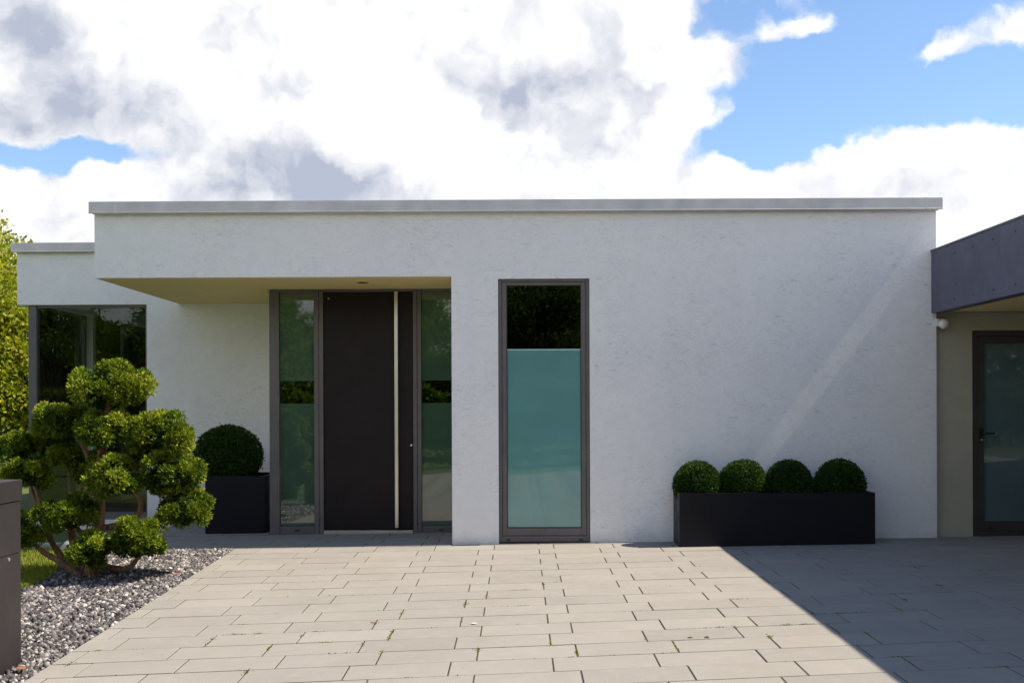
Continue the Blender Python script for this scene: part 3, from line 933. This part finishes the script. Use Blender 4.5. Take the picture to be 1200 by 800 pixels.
def pad(parent, c, rx, rz, seed, dens=1.0):
    """cloud-pruned conifer pad: a cushion of overlapping small clumps, each bristling with tufts"""
    g = np.random.default_rng(seed)
    ry = rx * .92
    R3 = np.array([rx, ry, rz])
    cl = int(26 * (rx / .24) ** 1.5)
    dc = unit(g.normal(size=(cl, 3)))
    dc[:, 2] = np.where(dc[:, 2] < -.2, dc[:, 2] * .5, dc[:, 2])
    dc = unit(dc)
    cc = dc * R3 * g.uniform(.60, .92, (cl, 1))
    cc[:, 2] = np.where(cc[:, 2] < 0, cc[:, 2] * .75, cc[:, 2])
    rc = g.uniform(.042, .098, cl) * (rx / .24) ** .5
    ct = g.uniform(-.12, .18, cl)
    per_c = int(92 * dens)
    n = cl * per_c
    d = unit(g.normal(size=(n, 3)) + np.repeat(dc, per_c, 0) * .9 + np.array([0, 0, .35]))
    cen = np.repeat(cc, per_c, 0) + d * np.repeat(rc, per_c)[:, None] * g.uniform(.72, 1.12, n)[:, None]
    depth = np.linalg.norm(cen / R3, axis=1)
    cen += np.array(c)
    per = 5
    pos = np.repeat(cen, per, 0)
    out = np.repeat(unit(d + np.array([0, 0, .35])), per, 0)
    tone = np.repeat(np.clip(.26 + np.repeat(ct, per_c) * 1.3 + .9 * (depth - .85) + g.uniform(-.15, .32, n), 0, 1), per)  # inner tufts coloured darker to stand for the shade inside the pad
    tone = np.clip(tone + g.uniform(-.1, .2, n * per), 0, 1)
    V, Fc, tn = leaves(pos + g.normal(size=pos.shape) * .004, out, .034, .0125, tone, .3, .6)
    m = int(900 * (rx / .24) ** 2)
    di = unit(g.normal(size=(m, 3)))
    pi = di * np.array([rx, ry, rz * .85]) * .66 + np.array(c)
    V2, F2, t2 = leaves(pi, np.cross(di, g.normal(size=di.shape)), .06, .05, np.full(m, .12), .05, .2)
    return mesh_np('foliage_pad', np.concatenate([V, V2]), np.concatenate([Fc, F2 + len(V)]), MAT['conifer'], np.concatenate([tn, t2]), parent)

def curve(pts, n=14):
    """Catmull-Rom through the points"""
    P = [Vector(p) for p in pts]
    P = [P[0] + (P[0] - P[1])] + P + [P[-1] + (P[-1] - P[-2])]
    out = []
    seg = len(P) - 3
    for s in range(seg):
        for k in range(n // seg + 1):
            t = k / (n // seg + 1)
            a, b, c, d = P[s:s + 4]
            out.append(.5 * ((2 * b) + (c - a) * t + (2 * a - 5 * b + 4 * c - d) * t * t + (3 * b - a - 3 * c + d) * t ** 3))
    out.append(P[-2])
    return out

# ------------------------------------------------------------------ cloud-pruned conifer in the gravel
def topiary():
    bx, by = -3.76, -1.22
    bz = gz(bx, by) - .03
    T = empty('cloud_pruned_conifer', (bx, by, bz), 'cloud pruned conifer with bright green cushions on bent bare stems', 'topiary tree')
    pads = [(-3.60, .05, 1.550, .315, .225), (-4.06, .10, 1.235, .245, .165), (-3.60, -.12, 1.150, .235, .175), (-3.13, .00, 1.110, .285, .190),
            (-4.41, .12, 1.005, .150, .140), (-4.26, -.08, .800, .190, .160), (-4.02, .18, .925, .165, .125), (-3.47, -.20, .745, .235, .180),
            (-3.03, -.06, .770, .245, .180), (-2.93, -.05, .470, .225, .205), (-3.87, -.22, .445, .265, .165), (-4.26, -.22, .300, .175, .160),
            (-3.615, -.36, .145, .175, .140), (-3.215, -.32, .235, .235, .200), (-3.75, .22, .800, .20, .15), (-3.33, .25, .95, .2, .15)]
    for i, (x, dy, z, rx, rz) in enumerate(pads):
        rx, rz = rx * .94, rz * .90
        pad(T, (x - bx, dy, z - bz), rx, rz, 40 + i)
    def limb(pts, r0, r1, name='branch'):
        c = curve([(x - bx, dy, z - bz) for x, dy, z in pts], 16)
        n = len(c)
        MB().tube(c, [r0 + (r1 - r0) * k / (n - 1) + .003 * math.sin(k * 2.3) for k in range(n)], 9).build(name, MAT['bark_pine'], T, smooth=True)
    b = bz
    limb([(-3.77, 0, b - .02), (-3.72, .03, .18), (-3.70, .06, .45), (-3.71, .07, .75), (-3.66, .06, 1.10), (-3.60, .05, 1.48)], .060, .026, 'trunk')
    limb([(-3.80, .04, b - .02), (-3.92, .06, .12), (-3.98, .10, .35), (-3.90, .10, .60), (-3.82, .10, .90), (-3.95, .10, 1.15)], .042, .018, 'trunk')
    limb([(-3.82, -.02, b), (-4.00, -.06, .02), (-4.14, -.10, .12), (-4.22, -.16, .25)], .034, .016)
    limb([(-3.84, .02, b), (-4.06, .02, .10), (-4.18, .02, .36), (-4.22, -.04, .70)], .034, .015)
    limb([(-4.12, .02, .22), (-4.26, .06, .50), (-4.38, .10, .86)], .020, .012)
    limb([(-3.95, .09, .45), (-4.00, .14, .62), (-4.02, .17, .85)], .018, .012)
    limb([(-3.72, -.02, .0), (-3.58, -.06, -.03), (-3.38, -.14, -.02), (-3.24, -.24, .10)], .036, .018)
    limb([(-3.70, -.04, b + .02), (-3.66, -.16, .0), (-3.62, -.30, .06)], .030, .016)
    limb([(-3.74, .0, .16), (-3.80, -.10, .28), (-3.86, -.18, .38)], .026, .016)
    limb([(-3.70, .04, .30), (-3.52, .04, .33), (-3.36, .00, .40), (-3.30, -.06, .55), (-3.40, -.12, .68)], .032, .018)
    limb([(-3.45, .03, .35), (-3.25, .02, .36), (-3.10, -.02, .50), (-3.04, -.05, .68)], .028, .016)
    limb([(-3.26, .02, .36), (-3.10, .0, .36), (-2.97, -.03, .42)], .022, .014)
    limb([(-3.70, .06, .55), (-3.56, .05, .66), (-3.36, .02, .82), (-3.17, .0, 1.02)], .028, .016)
    limb([(-3.70, .05, .80), (-3.66, -.04, .95), (-3.61, -.10, 1.08)], .024, .015)
    limb([(-3.30, .02, .86), (-3.32, .16, .90), (-3.33, .24, .92)], .014, .012)
    limb([(-3.72, .07, .60), (-3.75, .16, .70), (-3.75, .2, .78)], .014, .012)
topiary()

# ------------------------------------------------------------------ planters with boxwood
def planter_box(name, x0, x1, y0, y1, z0, z1, label, th=.025):
    p = empty(name, ((x0 + x1) / 2, (y0 + y1) / 2, z0), label, 'planter')
    w, d, h = (x1 - x0) / 2, (y1 - y0) / 2, z1 - z0
    mb = MB()
    # open-topped shell: outer sides, rim, inner sides
    o = [(-w, -d), (w, -d), (w, d), (-w, d)]; i = [(-w + th, -d + th), (w - th, -d + th), (w - th, d - th), (-w + th, d - th)]
    for k in range(4):
        a, b = o[k], o[(k + 1) % 4]; c, e = i[k], i[(k + 1) % 4]
        mb.quad((*a, 0), (*b, 0), (*b, h), (*a, h))
        mb.quad((*a, h), (*b, h), (*e, h), (*c, h))
        mb.quad((*c, h), (*e, h), (*e, h - .12), (*c, h - .12))
    mb.build('shell', MAT['planter'], p)
    m = MB(); m.box(-w + th + .001, w - th - .001, -d + th + .001, d - th - .001, h - .14, h - .06); m.build('soil', MAT['soil'], p)
    return p
planter_box('planter_trough', 1.517, 3.372, -.405, -.012, gz(1.6, -.3) - .004, .528, 'long low black metal planter trough against the white wall')
labels = ['sunlit boxwood ball at the end of the trough nearest the tall window',
          'sunlit boxwood ball second from the tall window in the trough',
          'shaded boxwood ball between a sunlit ball and the last one in the trough',
          'shaded boxwood ball at the carport end of the black trough']
for i, (x, r) in enumerate(((1.725, .232), (2.163, .230), (2.603, .236), (3.095, .240))):
    b = empty('boxwood_ball', (x, -.21, .46), labels[i], 'boxwood', 'boxwood balls in the long trough')
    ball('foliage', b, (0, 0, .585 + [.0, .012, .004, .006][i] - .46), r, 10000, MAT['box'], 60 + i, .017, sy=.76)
    MB().tube([(0, 0, -.045), (.01, 0, .06), (0, .01, .15)], [.02, .016, .012], 8).build('stem', MAT['bark_tree'], b)

planter_box('planter_cube', -3.489, -2.828, 1.21, 1.86, gz(-3.2, 1.5) - .006, .602, 'square black planter left of the front door')
b = empty('boxwood_bush', (-3.23, 1.53, .52), 'large dark rounded boxwood in the square planter by the door', 'boxwood')
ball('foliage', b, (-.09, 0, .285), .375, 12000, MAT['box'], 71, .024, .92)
MB().tube([(0, 0, -.02), (0, 0, .2)], [.03, .02], 8).build('stem', MAT['bark_tree'], b)

# ------------------------------------------------------------------ metal pillar box at the gravel's edge
def pillar():
    x1, y1 = -3.022, -4.03
    z0 = gz(-3.2, -4.3) - .02
    P = empty('pillar_box', (x1 - .2, y1 - .27, z0), 'dark grey metal pillar box with overlapping lid standing on gravel', 'metal box')
    w, d = .2, .27
    MB().box(-w, w, -d, d, 0, .486 - z0 - .0015).build('lower_panel', MAT['boxmetal'], P, .004)
    MB().box(-w, w, -d, d, .486 - z0 + .0015, .797 - z0).build('upper_panel', MAT['boxmetal'], P, .004)
    MB().box(-w - .008, w + .008, -d - .008, d + .008, .799 - z0, .925 - z0).build('lid', MAT['boxmetal'], P, .006)
    MB().tube([(w - .004, .12, .462 - z0), (w + .004, .12, .462 - z0)], .011, 12).build('lock', MAT['steel'], P)
pillar()

# pale stone and edging by the lawn
def boulder(name, loc, s, label):
    g = np.random.default_rng(5)
    n = 14
    th = np.linspace(0, np.pi, 9); ph = np.linspace(0, 2 * np.pi, n, endpoint=False)
    V = np.array([(math.sin(t) * math.cos(p), math.sin(t) * math.sin(p), math.cos(t)) for t in th for p in ph])
    V *= (1 + .16 * fbm(V, 9, 2.5))[:, None]
    V *= np.array(s)
    Fc = np.array([(j * n + i, j * n + (i + 1) % n, (j + 1) * n + (i + 1) % n, (j + 1) * n + i) for j in range(8) for i in range(n)])
    o = mesh_np(name, V, Fc, MAT['stone'], smooth=True)
    o.location = loc
    tag(o, label, 'stone')
boulder('garden_stone', (-4.42, .02, gz(-4.4, 0) + .02), (.16, .10, .09), 'pale rounded stone behind the cloud pruned conifer')
ed = MB()
for k in range(5):
    pass
E_ = empty('lawn_edging', (-5.6, .25, gz(-5.6, .2)), 'pale concrete edging between the lawn and the house wing', 'edging')
for k in range(4):
    x = -7.2 + k * .72
    MB().box(x - .356 + 5.6 , x + .356 + 5.6, -.06, .06, -.1, .045 + .012 * (x + 5.6)).build('edging_block', MAT['stone'], E_, .006)

# ------------------------------------------------------------------ trees and shrubs
def tree(name, loc, h_trunk, crown_c, crown_r, clumps, nleaf, leaf, mat, label, seed, group=None, link=True):
    g = np.random.default_rng(seed)
    T = empty(name, loc, label, 'tree', group)
    pos, tone, ax = [], [], []
    mb = MB()
    top = Vector((crown_c[0] * .6, crown_c[1] * .6, crown_c[2] + crown_r[2] * .35))
    c = curve([(0, 0, -.1), (.05, .03, h_trunk * .5), (crown_c[0] * .4, crown_c[1] * .4, h_trunk), tuple(top)], 14)
    r = crown_r[2] * .065 + .04
    mb.tube(c, [r * (1 - .85 * k / (len(c) - 1)) for k in range(len(c))], 10)
    per = nleaf // clumps
    for k in range(clumps):
        d = g.normal(size=3); d /= np.linalg.norm(d)
        rr = g.uniform(.35, 1.0) ** .6
        cc = np.array(crown_c) + d * rr * np.array(crown_r)
        cr_ = g.uniform(.16, .34) * min(crown_r)
        if k % 2 == 0:
            s = c[len(c) // 2 + int(g.integers(0, len(c) // 2 - 1))]
            mid = (Vector(s) + Vector(cc)) / 2 + Vector((0, 0, .12 * crown_r[2]))
            mb.tube(curve([tuple(s), tuple(mid), tuple(cc)], 6), [r * .32, r * .28, r * .24, r * .2, r * .16, r * .12, r * .1, r * .08, r * .06][:len(curve([tuple(s), tuple(mid), tuple(cc)], 6))], 6)
        dd = unit(g.normal(size=(per, 3)))
        q = cc + dd * (cr_ * g.uniform(.3, 1.15, per) ** .7)[:, None] * np.array([1.15, 1.15, .75])
        pos.append(q); ax.append(dd + np.array([0, 0, -.2])); tone.append(np.clip(g.uniform(.1, .6) + g.uniform(-.15, .4, per), 0, 1))
    pos, ax, tone = np.concatenate(pos), np.concatenate(ax), np.concatenate(tone)
    V, Fc, tn = leaves(pos, ax, leaf, leaf * .55, tone, .18, .8)
    mb.build('trunk', MAT['bark_tree'], T, smooth=True)
    mesh_np('crown', V, Fc, mat, tn, T)
    return T
tree('garden_tree', (-12.0, 9.8, -.1), 1.5, (0, 0, 2.7), (2.55, 2.4, 2.75), 230, 95000, .11, MAT['yellowtree'],
     'sunlit yellow green tree rising behind the left wing', 21)
tree('young_tree', (-9.65, 10.4, -.1), .7, (0, 0, 2.0), (1.15, 1.1, 1.9), 70, 26000, .09, MAT['yellowtree'],
     'small sunlit green tree seen through the corner window glass', 24)
tree('leafy_shrub', (-7.75, 3.6, -.1), .25, (0, 0, .75), (.95, .8, .8), 26, 9000, .06, MAT['greentree'],
     'low green shrub at the corner of the left wing', 22)

# row of trees and a hedge across the drive, behind the viewer; the glass mirrors them
proto = [tree('drive_tree', (0, 0, 0), 2.2, (0, 0, 5.2), (3.4, 2.8, 4.3), 130, 30000, .19, MAT['greentree'], 'tall green tree across the drive', 31 + k, 'trees across the drive') for k in range(2)]
spots = [(-13, -25, .75, .3), (-8.5, -22.5, .66, 1.4), (-4.2, -24, .78, 2.2), (.2, -22.0, .68, .9), (4.6, -24, .75, 3.0), (9, -23, .7, 4.1), (13.5, -25.5, .8, 5.0), (-18, -24, .8, 2.9), (-23.5, -26, .85, .2)]
tl = ['end of the row of tall trees across the drive, far from the carport', 'second tall tree of the row across the drive', 'third tall tree of the row across the drive',
      'middle tall tree of the row across the drive', 'fifth tall tree of the row across the drive, on the carport side', 'sixth tall tree of the row across the drive, on the carport side', 'last tall tree of the row across the drive, on the carport side', 'tall tree behind the lawn, next to the row across the drive', 'outermost tall tree behind the lawn across the drive']
for i, (x, y, s, rz) in enumerate(spots):
    if i < 2: t = proto[i]
    else:
        src = proto[i % 2]
        t = src.copy(); COL.objects.link(t)
        for ch in src.children:
            c = ch.copy(); COL.objects.link(c); c.parent = t
    t.location = (x, y, gz(x, y) - .1); t.rotation_euler = (0, 0, rz); t.scale = (s, s, s)
    t['label'] = tl[i]
def hedge():
    n = 30000
    x = rng.uniform(-16, 16, n); w = rng.uniform(0, 1, n)
    top = 2.1 + .18 * np.sin(x * 1.3) + .12 * np.sin(x * 3.7)
    on_top = rng.random(n) < .3
    y = np.where(on_top, -16.2 - rng.random(n) * .9, -16.2 + rng.normal(size=n) * .06)
    z = np.where(on_top, top, rng.random(n) * top) - .25
    pos = np.stack([x, y, z], 1)
    V, Fc, tn = leaves(pos, np.tile([0, .7, .5], (n, 1)), .14, .09, rng.random(n), .2, .7)
    o = mesh_np('hedge', V, Fc, MAT['greentree'], tn)
    tag(o, 'clipped green hedge across the drive', 'hedge')
hedge()
def wood():
    n = 90000
    x = rng.uniform(-50, 40, n)
    top = 5.8 + 1.2 * np.sin(x * .35) + .8 * np.sin(x * .9 + 1)
    z = rng.random(n) * top - .3
    y = -36 + rng.normal(size=n) * 1.2
    V, Fc, tn = leaves(np.stack([x, y, z], 1), np.tile([0, .6, .3], (n, 1)), .36, .26, rng.random(n), .2, .8)
    o = mesh_np('wood', V, Fc, MAT['greentree'], tn)
    tag(o, 'far green wood beyond the row of trees', 'wood', kind='stuff')
wood()

# ------------------------------------------------------------------ weeds in the joints, fallen leaves
def ground_at(px, py):
    d = ray(px, py); o = Vector((0, -CAM_D, CAM_H)); t = 8.0
    for _ in range(120):
        p = o + d * t
        t += (p.z - gz(p.x, p.y)) / abs(d.z) * .7
    return o + d * t
def snap(p):
    """nearest paving joint"""
    n = round((PY0 - p.y) / PP)
    base = JA if n % 2 == 0 else JB
    xj = base + round((p.x - base) / PL) * PL
    yj = PY0 - (n + (.5 if p.y < PY0 - n * PP else -.5)) * PP
    if abs(p.x - xj) < .09: return Vector((xj, p.y, 0)), 'y'
    return Vector((p.x, yj, 0)), 'x'
def weeds():
    pts = [(300 + u / 4, 635 + v / 4) for u, v in ((680, 330), (985, 290), (960, 372), (205, 440), (30, 500), (580, 450), (470, 405), (20, 417), (1040, 500), (330, 465), (640, 420), (560, 380), (490, 480), (650, 512), (290, 412), (1085, 255), (400, 520))]
    pts += [(600 + u / 4, 635 + v / 4) for u, v in ((150, 200), (35, 220), (185, 470), (650, 297), (1045, 400), (640, 462), (945, 398), (1190, 445), (305, 520), (1060, 265), (30, 297), (770, 490))]
    pts += [(u / 4, 635 + v / 4) for u, v in ((480, 493), (355, 567), (930, 480), (1125, 608), (960, 455), (1150, 425), (1100, 428))]
    pts += [(900 + u / 4, 620 + v / 4) for u, v in ((580, 295), (612, 330), (590, 375), (602, 595), (1165, 395), (1090, 635), (1000, 185), (660, 180), (230, 392), (640, 620), (320, 390), (450, 490), (80, 442), (170, 442), (830, 262))]
    P, T = [], []
    for (px, py) in pts:
        g = ground_at(px, py)
        q, ax = snap(g)
        k = int(rng.integers(40, 110))
        ln = rng.uniform(.02, .10) if ax == 'y' else rng.uniform(.03, .16)
        t = rng.normal(size=k) * ln * .5
        c = rng.normal(size=k) * .005
        x = q.x + (c if ax == 'y' else t); y = q.y + (t if ax == 'y' else c)
        if rng.random() < .35:      # a small sprawling tuft
            x[: k // 3] = q.x + rng.normal(size=k // 3) * .018; y[: k // 3] = q.y + rng.normal(size=k // 3) * .018
        z = np.array([gz(a, b) for a, b in zip(x, y)]) - .004
        P.append(np.stack([x, y, z], 1)); T.append(rng.random(k))
    # fine moss along random joints
    for _ in range(170):
        n = int(rng.integers(2, 20)); xx = rng.uniform(-2.7, 5)
        yj = PY0 - (n + .5) * PP
        k = int(rng.integers(6, 26)); t = rng.normal(size=k) * rng.uniform(.01, .07)
        x = xx + t; y = yj + rng.normal(size=k) * .002
        z = np.array([gz(a, b) for a, b in zip(x, y)]) - .006
        P.append(np.stack([x, y, z], 1)); T.append(rng.random(k) * .7)
    P, T = np.concatenate(P), np.concatenate(T)
    V, Fc, tn = leaves(P, np.tile([0, 0, .8], (len(P), 1)), .0095, .0075, T, .2, .9)
    o = mesh_np('weeds', V, Fc, MAT['moss'], tn)
    tag(o, 'moss and small weeds growing in the paving joints', 'weeds', kind='stuff')
weeds()

def fallen(px, py, c, s, label, dz=.004):
    g = ground_at(px, py)
    M = plain('dry_leaf', c, .8, 0, .3, 90)
    prof = [(0, -1.2, 0), (.5, -.5, .12), (.62, .1, .22), (.3, .7, .1), (0, 1.1, .05), (-.3, .7, .16), (-.62, .1, .2), (-.5, -.5, .05)]
    m = bpy.data.meshes.new('fallen_leaf')
    v = [(x * s, y * s, z * s) for x, y, z in prof] + [(0, 0, .02 * s)]
    m.from_pydata(v, [], [(8, i, (i + 1) % 8) for i in range(8)])
    m.materials.append(M); m.update()
    o = bpy.data.objects.new('fallen_leaf', m); COL.objects.link(o)
    o.location = (g.x, g.y, gz(g.x, g.y) + dz); o.rotation_euler = (random.uniform(-.2, .2), random.uniform(-.2, .2), random.uniform(0, 6))
    tag(o, label, 'leaf')
fallen(23, 787, (.34, .13, .04), .045, 'rust brown fallen leaf on gravel beside the metal pillar box', .02)
fallen(437, 729, (.36, .17, .05), .016, 'small orange brown leaf lying in a joint of the sunlit paving')
fallen(555, 731, (.62, .58, .40), .022, 'small pale cream leaf on the sunlit paving')
fallen(809, 747, (.11, .12, .03), .018, 'small green leaf on the paving near the shadow edge')
fallen(828, 747, (.07, .04, .02), .018, 'small dark brown leaf on the paving near the shadow edge')
fallen(206, 674, (.30, .12, .05), .03, 'reddish leaf at the gravel edge beside the paving', .01)
